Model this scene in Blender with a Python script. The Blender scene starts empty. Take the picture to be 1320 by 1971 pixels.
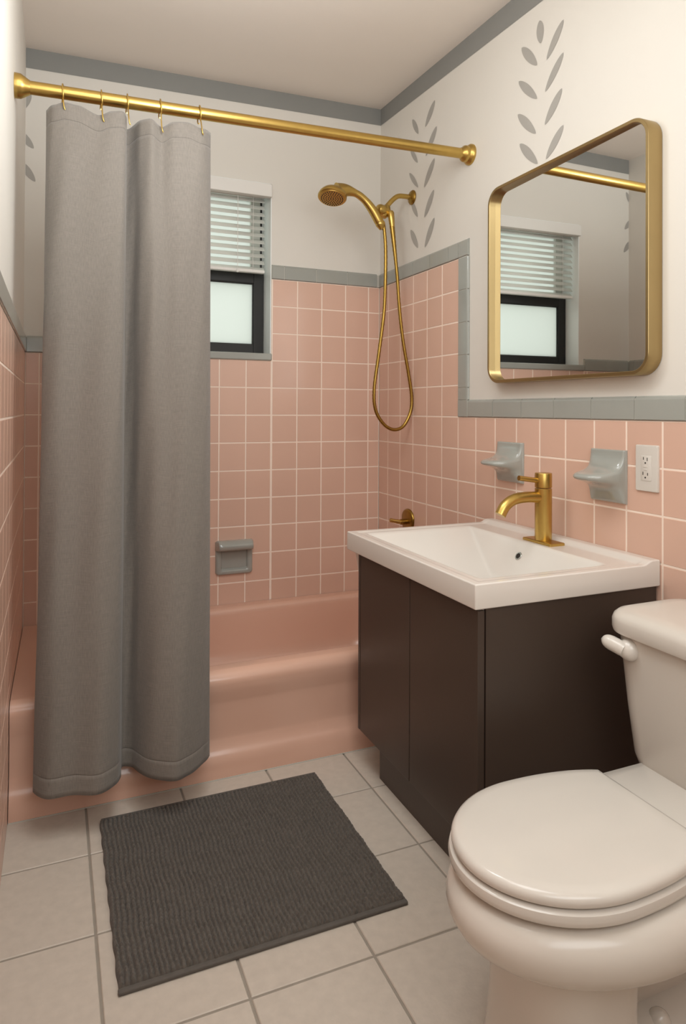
import bpy, bmesh, math, random
from mathutils import Vector, Matrix
random.seed(7)
sc = bpy.context.scene
COL = sc.collection
W = 1.52
ZROW0, TV, TH = 1.6643, 0.1198, 0.1167      # pink tile courses: top line, course height, tile width

# ------------------------------------------------------------------ materials
def nt(name):
    m = bpy.data.materials.new(name); m.use_nodes = True
    t = m.node_tree; return m, t, t.nodes['Principled BSDF']
def lin(c):
    f = lambda v: v/12.92 if v <= .04045 else ((v+.055)/1.055)**2.4
    return (f(c[0]/255), f(c[1]/255), f(c[2]/255), 1)
def mat(name, rgb, rough=.5, metal=0, var=0, nscale=8, bump=0, bscale=200, coat=0, spec=.5, island=0, sheen=0):
    m, t, b = nt(name)
    b.inputs['Roughness'].default_value = rough
    b.inputs['Metallic'].default_value = metal
    b.inputs['Coat Weight'].default_value = coat
    b.inputs['Coat Roughness'].default_value = .08
    b.inputs['Specular IOR Level'].default_value = spec
    b.inputs['Sheen Weight'].default_value = sheen
    tc = t.nodes.new('ShaderNodeTexCoord')
    n = t.nodes.new('ShaderNodeTexNoise'); n.inputs['Scale'].default_value = nscale; n.inputs['Detail'].default_value = 5
    t.links.new(tc.outputs['Object'], n.inputs['Vector'])
    hs = t.nodes.new('ShaderNodeHueSaturation'); hs.inputs['Color'].default_value = lin(rgb)
    mr = t.nodes.new('ShaderNodeMapRange'); mr.inputs['To Min'].default_value = 1-var; mr.inputs['To Max'].default_value = 1+var
    mr.inputs['From Min'].default_value = .25; mr.inputs['From Max'].default_value = .75
    t.links.new(n.outputs['Fac'], mr.inputs['Value'])
    out = mr.outputs['Result']
    if island:
        g = t.nodes.new('ShaderNodeNewGeometry')
        m2 = t.nodes.new('ShaderNodeMapRange'); m2.inputs['To Min'].default_value = 1-island; m2.inputs['To Max'].default_value = 1+island
        t.links.new(g.outputs['Random Per Island'], m2.inputs['Value'])
        mu = t.nodes.new('ShaderNodeMath'); mu.operation = 'MULTIPLY'
        t.links.new(out, mu.inputs[0]); t.links.new(m2.outputs['Result'], mu.inputs[1]); out = mu.outputs[0]
    t.links.new(out, hs.inputs['Value']); t.links.new(hs.outputs['Color'], b.inputs['Base Color'])
    if bump:
        n2 = t.nodes.new('ShaderNodeTexNoise'); n2.inputs['Scale'].default_value = bscale; n2.inputs['Detail'].default_value = 3
        t.links.new(tc.outputs['Object'], n2.inputs['Vector'])
        bp = t.nodes.new('ShaderNodeBump'); bp.inputs['Strength'].default_value = bump; bp.inputs['Distance'].default_value = .002
        t.links.new(n2.outputs['Fac'], bp.inputs['Height']); t.links.new(bp.outputs['Normal'], b.inputs['Normal'])
    return m
M = {}
M['paint'] = mat('wall_paint', (226,220,211), .62, var=.012, nscale=3, bump=.12, bscale=60)
M['ceil'] = mat('ceiling_paint', (242,232,222), .7, var=.015, nscale=2, bump=.08, bscale=60)
M['band'] = mat('grey_border_paint', (140,139,135), .55, var=.02)
M['leaf'] = mat('grey_leaf_paint', (170,165,158), .6, var=.04, nscale=15)
M['pink'] = mat('pink_glazed_tile', (221,182,162), .3, var=.02, nscale=6, coat=.12, island=.025, bump=.04, bscale=14)
M['grout'] = mat('pale_pink_grout', (250,230,214), .8, var=.02, nscale=30)
M['greytile'] = mat('grey_glazed_tile', (160,161,154), .2, var=.03, nscale=9, coat=.3, island=.03)
M['ggrout'] = mat('pale_grey_grout', (196,192,182), .8)
M['ceramic_grey'] = mat('grey_ceramic', (162,163,156), .13, var=.02, nscale=10, coat=.5)
M['floor'] = mat('beige_floor_tile', (202,190,177), .42, var=.06, nscale=45, island=.02, bump=.15, bscale=140)
M['fgrout'] = mat('floor_grout', (152,142,130), .85, var=.06, nscale=30)
M['tub'] = mat('pink_enamel', (225,180,158), .24, var=.01, nscale=2, coat=.4)
M['white_cer'] = mat('white_porcelain', (216,208,198), .24, var=.006, nscale=2, coat=.25)
M['white_plastic'] = mat('white_plastic', (218,211,202), .22, var=.006, coat=.3)
M['sinkw'] = mat('white_sink_ceramic', (228,221,213), .22, var=.005, nscale=2, coat=.4)
M['wood'] = mat('espresso_laminate', (70,57,49), .38, var=.05, nscale=4, bump=.05, bscale=90)
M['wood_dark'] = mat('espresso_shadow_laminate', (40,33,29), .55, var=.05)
M['brass'] = mat('brushed_brass', (196,164,92), .3, metal=1, var=.04, nscale=40)
M['brass_dark'] = mat('aged_brass', (158,126,62), .3, metal=1, var=.1, nscale=60)
M['frame'] = mat('mirror_brass', (170,147,104), .34, metal=1, var=.03, nscale=10)
M['black'] = mat('black_window_frame', (24,21,18), .5, var=.06)
M['dark'] = mat('dark_hole', (40,34,30), .6)
M['slat'] = mat('white_blind', (226,226,218), .45, var=.01)
M['trimw'] = mat('white_trim', (234,230,224), .4, var=.01)
M['jamb'] = mat('glazed_jamb', (244,246,244), .3, var=.02)
M['hem'] = mat('mat_hem', (92,86,80), .9, var=.1, nscale=80)
M['steel'] = mat('chrome', (190,188,184), .18, metal=1)
m, t, b = nt('mirror_glass'); b.inputs['Metallic'].default_value = 1; b.inputs['Roughness'].default_value = .01; b.inputs['Base Color'].default_value = (.92,.93,.92,1); M['mirror'] = m
# frosted glass
m, t, b = nt('frosted_glass')
b.inputs['Roughness'].default_value = .35; b.inputs['Base Color'].default_value = lin((232,238,232))
tr = t.nodes.new('ShaderNodeBsdfTranslucent'); tr.inputs['Color'].default_value = lin((240,243,236))
mx = t.nodes.new('ShaderNodeMixShader'); mx.inputs[0].default_value = .8
t.links.new(b.outputs[0], mx.inputs[1]); t.links.new(tr.outputs[0], mx.inputs[2]); t.links.new(mx.outputs[0], t.nodes['Material Output'].inputs['Surface'])
M['glass'] = m
# linen curtain: fine woven lines
def cloth_mat(name, rgb, su, sv, strength, var):
    m, t, b = nt(name)
    b.inputs['Roughness'].default_value = .85; b.inputs['Sheen Weight'].default_value = .25; b.inputs['Specular IOR Level'].default_value = .2
    tc = t.nodes.new('ShaderNodeTexCoord')
    outs = []
    for s in ((su, sv*.06), (su*.06, sv)):
        mp = t.nodes.new('ShaderNodeMapping'); mp.inputs['Scale'].default_value = (s[0], s[1], 1)
        n = t.nodes.new('ShaderNodeTexNoise'); n.inputs['Scale'].default_value = 1; n.inputs['Detail'].default_value = 3
        t.links.new(tc.outputs['UV'], mp.inputs['Vector']); t.links.new(mp.outputs[0], n.inputs['Vector']); outs.append(n.outputs['Fac'])
    a = t.nodes.new('ShaderNodeMath'); a.operation = 'ADD'; t.links.new(outs[0], a.inputs[0]); t.links.new(outs[1], a.inputs[1])
    mr = t.nodes.new('ShaderNodeMapRange'); mr.inputs['From Min'].default_value = .7; mr.inputs['From Max'].default_value = 1.3
    mr.inputs['To Min'].default_value = 1-var; mr.inputs['To Max'].default_value = 1+var; t.links.new(a.outputs[0], mr.inputs['Value'])
    hs = t.nodes.new('ShaderNodeHueSaturation'); hs.inputs['Color'].default_value = lin(rgb); t.links.new(mr.outputs[0], hs.inputs['Value'])
    t.links.new(hs.outputs[0], b.inputs['Base Color'])
    bp = t.nodes.new('ShaderNodeBump'); bp.inputs['Strength'].default_value = strength; bp.inputs['Distance'].default_value = .001
    t.links.new(a.outputs[0], bp.inputs['Height']); t.links.new(bp.outputs[0], b.inputs['Normal'])
    return m
M['curtain'] = cloth_mat('grey_linen', (127,119,111), 330, 900, .5, .13)
M['rug'] = mat('charcoal_chenille', (96,89,82), .95, var=.22, nscale=110, bump=.6, bscale=500, spec=.1, sheen=.15)

# ------------------------------------------------------------------ helpers
def link(name, me, m, parent=None, smooth=False):
    o = bpy.data.objects.new(name, me); COL.objects.link(o)
    if m: me.materials.append(m)
    if parent: o.parent = parent; o.matrix_parent_inverse = parent.matrix_world.inverted()
    if smooth:
        for p in me.polygons: p.use_smooth = True
    return o
def mesh(name, verts, faces, m, parent=None, smooth=False):
    me = bpy.data.meshes.new(name); me.from_pydata([tuple(v) for v in verts], [], faces); me.update()
    bm = bmesh.new(); bm.from_mesh(me); bmesh.ops.recalc_face_normals(bm, faces=bm.faces); bm.to_mesh(me); bm.free()
    return link(name, me, m, parent, smooth)
def frombm(name, bm, m, parent=None, smooth=False):
    me = bpy.data.meshes.new(name); bmesh.ops.recalc_face_normals(bm, faces=bm.faces); bm.to_mesh(me); bm.free()
    return link(name, me, m, parent, smooth)
def thing(name, label, cat, loc=(0,0,0), group=None):
    o = bpy.data.objects.new(name, None); COL.objects.link(o); o.location = loc; o.empty_display_size = .05
    o['label'] = label; o['category'] = cat
    if group: o['group'] = group
    o.matrix_world = Matrix.Translation(loc)
    return o
def tag(o, label, cat, group=None):
    o['label'] = label; o['category'] = cat
    if group: o['group'] = group
    return o
def struct(o, label, cat='room'):
    o['kind'] = 'structure'; o['label'] = label; o['category'] = cat; return o
def addbox(bm, x0, x1, y0, y1, z0, z1, bev=0, seg=2):
    r = bmesh.ops.create_cube(bm, size=1)
    for v in r['verts']:
        v.co = Vector(((x0+x1)/2+v.co.x*(x1-x0), (y0+y1)/2+v.co.y*(y1-y0), (z0+z1)/2+v.co.z*(z1-z0)))
    if bev:
        es = list({e for v in r['verts'] for e in v.link_edges})
        bmesh.ops.bevel(bm, geom=es, offset=bev, segments=seg, affect='EDGES', profile=.5)
def box(name, x0, x1, y0, y1, z0, z1, m, parent=None, bev=0, seg=2):
    bm = bmesh.new(); addbox(bm, x0, x1, y0, y1, z0, z1, bev, seg)
    return frombm(name, bm, m, parent, smooth=False)
def autosmooth(o, ang=35):
    me = o.data
    for p in me.polygons: p.use_smooth = True
    bm = bmesh.new(); bm.from_mesh(me)
    for e in bm.edges:
        if len(e.link_faces) == 2 and e.calc_face_angle(0) > math.radians(ang): e.smooth = False
    bm.to_mesh(me); bm.free(); return o
def crom(pts, n):
    """catmull-rom through a list of tuples, n samples per span"""
    P = [Vector(p) for p in pts]; out = []
    for i in range(len(P)-1):
        p0 = P[max(i-1, 0)]; p1 = P[i]; p2 = P[i+1]; p3 = P[min(i+2, len(P)-1)]
        for k in range(n):
            u = k/n
            out.append(.5*((2*p1)+(p2-p0)*u+(2*p0-5*p1+4*p2-p3)*u*u+(3*p1-p0-3*p2+p3)*u**3))
    out.append(P[-1]); return out
def tube(name, pts, rad, m, parent=None, seg=16, caps=True, ripple=None):
    """swept tube; rad a number or list per point"""
    P = [Vector(p) for p in pts]; n = len(P)
    R = rad if isinstance(rad, (list, tuple)) else [rad]*n
    vs, fs = [], []; up = None
    for i, p in enumerate(P):
        d = (P[min(i+1, n-1)]-P[max(i-1, 0)]).normalized()
        if up is None:
            a = Vector((0,0,1)) if abs(d.z) < .9 else Vector((0,1,0)); up = (a-d*a.dot(d)).normalized()
        else: up = (up-d*up.dot(d)).normalized()
        s = d.cross(up)
        r = R[i]
        for k in range(seg):
            t_ = 2*math.pi*k/seg; vs.append(p+(up*math.cos(t_)+s*math.sin(t_))*r)
    for i in range(n-1):
        for k in range(seg):
            a = i*seg+k; b_ = i*seg+(k+1) % seg; fs.append((a, b_, b_+seg, a+seg))
    if caps: fs.append(tuple(range(seg-1, -1, -1))); fs.append(tuple((n-1)*seg+k for k in range(seg)))
    return autosmooth(mesh(name, vs, fs, m, parent), 50)
def lathe(name, prof, org, axis, m, parent=None, seg=40, ang=35):
    """prof: list of (distance along axis, radius)"""
    ax = Vector(axis).normalized(); a = Vector((0,0,1)) if abs(ax.z) < .9 else Vector((0,1,0))
    u = (a-ax*a.dot(ax)).normalized(); v = ax.cross(u); O = Vector(org)
    vs, fs = [], []; n = len(prof)
    for d, r in prof:
        for k in range(seg):
            t_ = 2*math.pi*k/seg; vs.append(O+ax*d+(u*math.cos(t_)+v*math.sin(t_))*max(r, 1e-5))
    for i in range(n-1):
        for k in range(seg):
            a_ = i*seg+k; b_ = i*seg+(k+1) % seg; fs.append((a_, b_, b_+seg, a_+seg))
    fs.append(tuple(range(seg-1, -1, -1))); fs.append(tuple((n-1)*seg+k for k in range(seg)))
    return autosmooth(mesh(name, vs, fs, m, parent), ang)
def loft(loops, closed_ends=(True, True)):
    vs, fs = [], []; n = len(loops[0])
    for l in loops: vs += [Vector(p) for p in l]
    for i in range(len(loops)-1):
        for k in range(n):
            a = i*n+k; b_ = i*n+(k+1) % n; fs.append((a, b_, b_+n, a+n))
    if closed_ends[0]: fs.append(tuple(range(n-1, -1, -1)))
    if closed_ends[1]: fs.append(tuple((len(loops)-1)*n+k for k in range(n)))
    return vs, fs
def rrect(x0, x1, y0, y1, r, z, seg=8):
    pts = []
    for cx, cy, a0 in ((x1-r, y1-r, 0), (x0+r, y1-r, 90), (x0+r, y0+r, 180), (x1-r, y0+r, 270)):
        for k in range(seg+1):
            a = math.radians(a0+90*k/seg); pts.append((cx+r*math.cos(a), cy+r*math.sin(a), z(cx+r*math.cos(a), cy+r*math.sin(a)) if callable(z) else z))
    return pts

# ------------------------------------------------------------------ room shell
ZC = lambda x, y: 2.477+.0224*x+.035*y      # the ceiling is a little out of level
YF = -3.2
WX0, WX1, WZ0, WZ1 = .34, .986, 1.306, 2.085   # window opening
bm = bmesh.new()
for a in ((-.12, WX0, 0, 2.7), (WX1, W+.12, 0, 2.7), (WX0, WX1, 0, WZ0), (WX0, WX1, WZ1, 2.7)):
    addbox(bm, a[0], a[1], 0, .2, a[2], a[3])
wall_back = struct(frombm('wall_back', bm, M['paint']), 'cream painted back wall above the tub with the small window', 'wall')
wall_right = struct(box('wall_right', W, W+.12, YF, 0, 0, 2.7, M['paint']), 'cream painted right wall behind the mirror, sink and toilet', 'wall')
wall_left = struct(box('wall_left', -.12, 0, YF, 0, 0, 2.7, M['paint']), 'cream painted left wall at the end of the tub', 'wall')
wall_front = struct(box('wall_front', -.12, W+.12, YF-.12, YF, 0, 2.7, M['paint']), 'plain cream wall opposite the window', 'wall')
vs = [(x, y, ZC(x, y)+dz) for dz in (0, .1) for x, y in ((-.12, .2), (W+.12, .2), (W+.12, YF-.12), (-.12, YF-.12))]
ceiling = struct(mesh('ceiling', vs, [(0,1,2,3), (7,6,5,4), (0,4,5,1), (1,5,6,2), (2,6,7,3), (3,7,4,0)], M['ceil']), 'plain warm white bathroom ceiling', 'ceiling')
floor = struct(box('floor', -.12, W+.12, YF-.12, .2, -.1, -.0025, M['fgrout']), 'beige square tiled bathroom floor with grey grout', 'floor')

def tilebox(bm, o, u, v, n, u0, u1, v0, v1, h, bev=.0016):
    """one tile: o origin, u v in-plane axes, n outward, raised h with a soft edge"""
    if u1-u0 < .006 or v1-v0 < .006: return
    P = lambda a, b_, c: o+u*a+v*b_+n*c
    e = bev
    A = [bm.verts.new(P(*q)) for q in ((u0, v0, 0), (u1, v0, 0), (u1, v1, 0), (u0, v1, 0))]
    B = [bm.verts.new(P(*q)) for q in ((u0, v0, h-e), (u1, v0, h-e), (u1, v1, h-e), (u0, v1, h-e))]
    C_ = [bm.verts.new(P(*q)) for q in ((u0+e, v0+e, h), (u1-e, v0+e, h), (u1-e, v1-e, h), (u0+e, v1-e, h))]
    for X, Y in ((A, B), (B, C_)):
        for k in range(4): bm.faces.new((X[k], X[(k+1) % 4], Y[(k+1) % 4], Y[k]))
    bm.faces.new(C_)
def lines(start, step, lo, hi):
    k0 = math.floor((lo-start)/step)-1
    L = [start+step*k for k in range(k0, k0+400)]
    L = [l for l in L if lo+.004 < l < hi-.004]
    return [lo]+L+[hi]
def field(bm, bg, o, u, v, n, region, us, ustep, vs_, vstep, h=.0065, g=.0036, gh=.0056):
    u0, u1, v0, v1 = region
    U = lines(us, ustep, u0, u1); V = lines(vs_, vstep, v0, v1)
    for i in range(len(U)-1):
        for j in range(len(V)-1):
            tilebox(bm, o, u, v, n, U[i]+g/2, U[i+1]-g/2, V[j]+g/2, V[j+1]-g/2, h)
    if bg is not None:
        P = lambda a, b_, c: o+u*a+v*b_+n*c
        q = [bg.verts.new(P(*w)) for w in ((u0, v0, 0), (u1, v0, 0), (u1, v1, 0), (u0, v1, 0), (u0, v0, gh), (u1, v0, gh), (u1, v1, gh), (u0, v1, gh))]
        for f in ((4,5,6,7), (0,1,5,4), (1,2,6,5), (2,3,7,6), (3,0,4,7)): bg.faces.new([q[k] for k in f])
X, Y, Z = Vector((1,0,0)), Vector((0,1,0)), Vector((0,0,1)); O0 = Vector((0,0,0))
K = lambda k: ZROW0-TV*k
# back wall pink tiles
bm = bmesh.new(); bg = bmesh.new()
for reg in ((.007, WX0-.03, 0, K(3)), (WX0-.03, WX1, 0, K(3)), (WX1, W-.007, 0, K(0))):
    field(bm, bg, O0, X, Z, -Y, reg, 1.457, TH, ZROW0, TV)
frombm('pink_wall_tiles', bm, M['pink'], wall_back); frombm('tile_grout', bg, M['grout'], wall_back)
# grey border tiles on the back wall (rounded cap tiles)
def captile(bm, o, u, v, n, u0, u1, v0, v1, h=.011, roundside='v1', r=.012, g=.0028):
    u0 += g/2; u1 -= g/2; v0 += g/2
    P = lambda a, b_, c: o+u*a+v*b_+n*c
    prof = [(v0, 0), (v0, h-.002), (v0+.002, h)]
    for k in range(7):
        a = math.pi/2*k/6; prof.append((v1-r+r*math.sin(a), h-min(r, h)+min(r, h)*math.cos(a)))
    L = [[bm.verts.new(P(uu, p, q)) for p, q in prof] for uu in (u0, u0+.0015, u1-.0015, u1)]
    for row, s in ((L[0], -1), (L[3], -1)):
        pass
    for a in range(3):
        for k in range(len(prof)-1): bm.faces.new((L[a][k], L[a+1][k], L[a+1][k+1], L[a][k+1]))
    bm.faces.new(L[0]); bm.faces.new(list(reversed(L[3])))
def caprun(bm, o, u, v, n, u0, u1, v0, v1, start, step, **kw):
    U = lines(start, step, u0, u1)
    for i in range(len(U)-1):
        if U[i+1]-U[i] > .01: captile(bm, o, u, v, n, U[i], U[i+1], v0, v1, **kw)
CAP = .064
bm = bmesh.new()
caprun(bm, O0, X, Z, -Y, WX1, W-.011, K(0), K(0)+CAP, 1.50, .152)
caprun(bm, O0, X, Z, -Y, .011, WX0-.03, K(3), K(3)+CAP, .011, .152)
autosmooth(frombm('grey_border_tiles', bm, M['greytile'], wall_back), 40)
# right wall
O1 = Vector((W,0,0))
YV = -.686                                  # where the tall tiled shower part ends
bm = bmesh.new(); bg = bmesh.new()
field(bm, bg, O1, Y, Z, -X, (YV, -.007, K(5), K(0)), -.1002, TH, ZROW0, TV)
field(bm, bg, O1, Y, Z, -X, (YF, -.007, 0, K(5)), -.1002, TH, ZROW0, TV)
frombm('pink_wall_tiles', bm, M['pink'], wall_right); frombm('tile_grout', bg, M['grout'], wall_right)
bm = bmesh.new()
caprun(bm, O1, Y, Z, -X, YV-.002, -.011, K(0), K(0)+CAP, -.05, .142)
caprun(bm, O1, Y, Z, -X, YF, YV-.066, K(5), K(5)+CAP, YV-.066, .156)
# upright run at the side of the shower tiles, and the two corner pieces
caprun(bm, O1, Z, -Y, -X, K(5)+CAP, K(0)-.002, -YV, -YV+CAP, K(0)-.002, .1218)
captile(bm, O1, Y, Z, -X, YV-CAP, YV-.002, K(0), K(0)+CAP)
tilebox(bm, O1, Y, Z, -X, YV-CAP, YV-.001, K(5)+.001, K(5)+CAP, .0112)
autosmooth(frombm('grey_border_tiles', bm, M['greytile'], wall_right), 40)
# left wall
bm = bmesh.new(); bg = bmesh.new()
field(bm, bg, O0, Y, Z, X, (YF, -.007, 0, K(3)), -.1002, TH, ZROW0, TV)
frombm('pink_wall_tiles', bm, M['pink'], wall_left); frombm('tile_grout', bg, M['grout'], wall_left)
bm = bmesh.new(); caprun(bm, O0, Y, Z, X, YF, -.011, K(3), K(3)+CAP, -.05, .152)
autosmooth(frombm('grey_border_tiles', bm, M['greytile'], wall_left), 40)
def gstrip(parent, *bx):
    bm = bmesh.new()
    for q in bx: addbox(bm, *q)
    frombm('border_grout', bm, M['ggrout'], parent)
gstrip(wall_back, (WX1+.001, W-.001, -.0092, 0, K(0)+.002, K(0)+CAP-.006)); gstrip(wall_back, (.001, WX0-.031, -.0092, 0, K(3)+.002, K(3)+CAP-.006))
gstrip(wall_right, (W-.0092, W, YV-CAP+.004, -.001, K(0)+.002, K(0)+CAP-.006)); gstrip(wall_right, (W-.0092, W, YF, YV-CAP, K(5)+.002, K(5)+CAP-.006)); gstrip(wall_right, (W-.0092, W, YV-CAP+.006, YV-.002, K(5)+CAP, K(0)))
gstrip(wall_left, (0, .0092, YF, -.001, K(3)+.002, K(3)+CAP-.006))
# painted grey border under the ceiling
BH = .077; e = .0012
mesh('painted_border', [(0, -e, ZC(0,0)-BH), (W, -e, ZC(W,0)-BH), (W, -e, ZC(W,0)+.001), (0, -e, ZC(0,0)+.001)], [(0,1,2,3)], M['band'], wall_back)
mesh('painted_border', [(W-e, 0, ZC(W,0)-BH), (W-e, YF, ZC(W,YF)-BH-.02), (W-e, YF, ZC(W,YF)+.001), (W-e, 0, ZC(W,0)+.001)], [(0,1,2,3)], M['band'], wall_right)
# floor tiles
bm = bmesh.new()
field(bm, None, Vector((0,0,-.0025)), X, Y, Z, (.002, W-.002, YF+.002, -.80), .1984, .2546, -1.0937, .2725, h=.0025, g=.0055)
frombm('floor_tiles', bm, M['floor'], floor)

# painted leaves: (a, za, b, zb, width) where a,b run along the wall
def leaf(parent, wall, a, za, b, zb, w, clip=None):
    A = Vector((a, za)); B = Vector((b, zb)); d = B-A; L = d.length; d /= L; nrm = Vector((-d.y, d.x)); N = 20
    up, dn = [], []
    for k in range(N+1):
        t_ = k/N; ww = w/2*(math.sin(math.pi*t_)**.62)*(1-.22*(t_-.5))
        c = A+d*L*t_; up.append(c+nrm*ww); dn.append(c-nrm*ww)
    pts = up+dn[::-1][1:-1]
    if clip is not None: pts = [Vector((max(p.x, clip), p.y)) for p in pts]
    V_ = [(p.x, -.001, p.y) if wall == 'back' else (W-.001, p.x, p.y) for p in pts]
    mesh('painted_leaf', V_, [tuple(range(len(V_)))], M['leaf'], parent)
for q in ((-1.1381,2.3306,-1.1455,2.2542,0.0341),(-1.0492,2.2874,-1.1277,2.1930,0.0303),(-1.0340,2.1826,-1.1281,2.0855,0.0278),(-1.0297,2.0742,-1.1219,1.9762,0.0291),(-1.0403,1.9721,-1.1310,1.8762,0.0298),(-1.2488,2.2755,-1.1726,2.1889,0.0302),(-1.2491,2.1752,-1.1659,2.0907,0.0294),(-1.2428,2.0688,-1.1649,1.9874,0.0318),(-1.2497,1.9545,-1.1701,1.8772,0.0306),(-0.3078,2.3421,-0.3618,2.2604,0.0265),(-0.2928,2.2180,-0.3563,2.1396,0.0235),(-0.2829,2.1186,-0.3610,2.0332,0.0229),(-0.3014,1.9884,-0.3581,1.9089,0.0261),(-0.2957,1.8683,-0.3617,1.7761,0.0307),(-0.4957,2.3471,-0.4182,2.2673,0.0332),(-0.5105,2.2361,-0.4241,2.1436,0.0349),(-0.4950,2.1119,-0.4102,2.0171,0.0345),(-0.4913,1.9848,-0.4136,1.8913,0.0339),(-0.4956,1.8699,-0.4183,1.7656,0.0359) ): leaf(wall_right, 'right', *q)
for q in ((0.0191,2.2999,-0.0201,2.2245,0.0238),(-0.0267,2.1554,0.0299,2.0924,0.0289),(-0.0185,2.0369,0.0365,1.9646,0.0289) ): leaf(wall_back, 'back', *q, clip=.002)


# ------------------------------------------------------------------ window
window = struct(thing('window_1', 'small black-framed frosted window in a white recess over the tub', 'window', (WX0, .1, WZ0)), 'small black-framed frosted window in a white recess over the tub', 'window')
def framebox(name, x0, x1, y0, y1, z0, z1, t_, m, parent, bev=.002):
    bm = bmesh.new()
    addbox(bm, x0, x0+t_, y0, y1, z0, z1, bev); addbox(bm, x1-t_, x1, y0, y1, z0, z1, bev)
    addbox(bm, x0+t_, x1-t_, y0, y1, z0, z0+t_, bev); addbox(bm, x0+t_, x1-t_, y0, y1, z1-t_, z1, bev)
    return frombm(name, bm, m, parent)
# glazed white lining of the recess
bm = bmesh.new()
addbox(bm, WX1-.004, WX1, .0, .13, WZ0+.03, WZ1); addbox(bm, WX0, WX0+.004, .0, .13, WZ0+.03, WZ1); addbox(bm, WX0, WX1, .0, .13, WZ1-.004, WZ1)
frombm('window_lining', bm, M['jamb'], window)
box('window_sill', WX0-.03, WX1+.002, -.014, .13, WZ0-.002, WZ0+.03, M['greytile'], window, .006, 3)
FX1 = WX1-.005; FX0 = WX0+.005
framebox('lower_sash', FX0, FX1, .1, .13, WZ0+.03, 1.705, .046, M['black'], window)
framebox('sash_bead', FX0+.04, FX1-.04, .108, .125, WZ0+.07, 1.665, .010, M['black'], window)
framebox('upper_sash', FX0, FX1-.008, .13, .16, 1.66, WZ1, .045, M['slat'], window)
box('sash_gap_strip', FX1-.010, FX1-.001, .128, .14, 1.70, WZ1-.02, M['black'], window)  # added black strip standing in for the dark gap at the sash end
box('pane', FX0+.04, FX1-.04, .116, .12, WZ0+.07, 1.665, M['glass'], window)
box('pane', FX0+.045, FX1-.045, .143, .147, 1.70, WZ1-.045, M['glass'], window)
# blind
blind = thing('window_blind', 'white horizontal slat blind lowered over the top half of the window', 'blind', ((WX0+WX1)/2, .05, WZ1))
box('valance', WX0-.0, WX1-.003, -.020, .012, 2.022, 2.0775, M['trimw'], blind, .003)
box('head_rail', WX0+.01, WX1-.02, .02, .06, 2.03, 2.075, M['trimw'], blind, .003)
bm = bmesh.new(); zz = 2.018; SX0, SX1 = WX0+.012, WX1-.020
while zz > 1.712:
    Wd = .0225; tl = math.radians(52); n = 6
    rows = []
    for k in range(n+1):
        q = -1+2*k/n; yy = .045+Wd/2*q*math.cos(tl)*1.15; z_ = zz+Wd/2*q*math.sin(tl)*1.15+.002*(1-q*q)
        rows.append([bm.verts.new((x, yy, z_)) for x in (SX0, SX1)])
    for k in range(n): bm.faces.new((rows[k][0], rows[k][1], rows[k+1][1], rows[k+1][0]))
    zz -= .0306
sl = frombm('slats', bm, M['slat'], blind, smooth=True)
s_ = sl.modifiers.new('s', 'SOLIDIFY'); s_.thickness = .0012
box('bottom_rail', SX0, SX1, .032, .058, 1.694, 1.708, M['trimw'], blind, .003)
for xx in (SX0+.07, SX1-.055):
    tube('ladder_cord', [(xx, .030, 2.03), (xx, .030, 1.70)], .0008, M['trimw'], blind, seg=6)
tube('pull_cord', [(.838, .015, 2.03), (.838, .015, 1.70)], .0013, M['trimw'], blind, seg=8)
lathe('cord_tassel', [(0, .001), (.004, .004), (.016, .006), (.018, .002)], (.838, .015, 1.703), (0,0,-1), M['trimw'], blind, seg=12)

# ------------------------------------------------------------------ bathtub
tub = thing('bathtub', 'pink enamel alcove bathtub along the back wall under the window', 'bathtub', (W/2, -.44, 0))
TX0, TX1, TY0, TY1 = .008, W-.008, -.862, -.008
def ZR(x, y): return .258+(.303-.258)*min(1, max(0, (-y)/.8))   # rim drops slightly towards the wall
loops = []
out = rrect(TX0, TX1, TY0+.03, TY1, .004, ZR)
loops.append(rrect(TX0, TX1, TY0+.03, TY1, .004, lambda x, y: ZR(x, y)))
ix0, ix1, iy0, iy1 = .10, W-.045, -.785, -.075
def basin(inset, dz, r, zb=None):
    return rrect(ix0+inset*1.6, ix1-inset*1.2, iy0+inset, iy1-inset, r, (lambda x, y: ZR(x, y)+dz) if zb is None else zb, 8)
loops += [basin(-.012, 0.0, .10), basin(-.004, -.0015, .10), basin(.003, -.006, .10), basin(.008, -.014, .10), basin(.011, -.03, .10),
          basin(.018, 0, .11, .16), basin(.026, 0, .12, .09), basin(.036, 0, .12, .055), basin(.055, 0, .12, .032), basin(.09, 0, .12, .022), basin(.2, 0, .1, .020)]
vs, fs = loft(loops, (False, True))
basin_o = mesh('basin', vs, fs, M['tub'], tub); autosmooth(basin_o, 60)
# apron profile (y, z) extruded along x: rounded rim edge, face, swell, skirt to the floor
prof = [(TY0+.03, .303)]
for k in range(1, 9):
    a = math.pi/2*k/8; prof.append((TY0+.03-.032*math.sin(a), .303-.034*(1-math.cos(a))))
prof += [(TY0-.001, .25), (TY0+.003, .225), (TY0+.006, .20), (TY0+.006, .12), (TY0+.003, .098), (TY0-.004, .078), (TY0-.012, .063), (TY0-.018, .045), (TY0-.021, .02), (TY0-.021, 0)]
P2 = [Vector(p) for p in crom([(a, b_, 0) for a, b_ in prof[8:]], 4)]
prof = prof[:8]+[(p.x, p.y) for p in P2]
vs, fs = [], []
xs = [TX0, .4, .8, 1.2, TX1]
for x in xs: vs += [(x, y, z) for y, z in prof]
n = len(prof)
for i in range(len(xs)-1):
    for k in range(n-1): fs.append((i*n+k, i*n+k+1, (i+1)*n+k+1, (i+1)*n+k))
autosmooth(mesh('apron', vs, fs, M['tub'], tub), 60)
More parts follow.
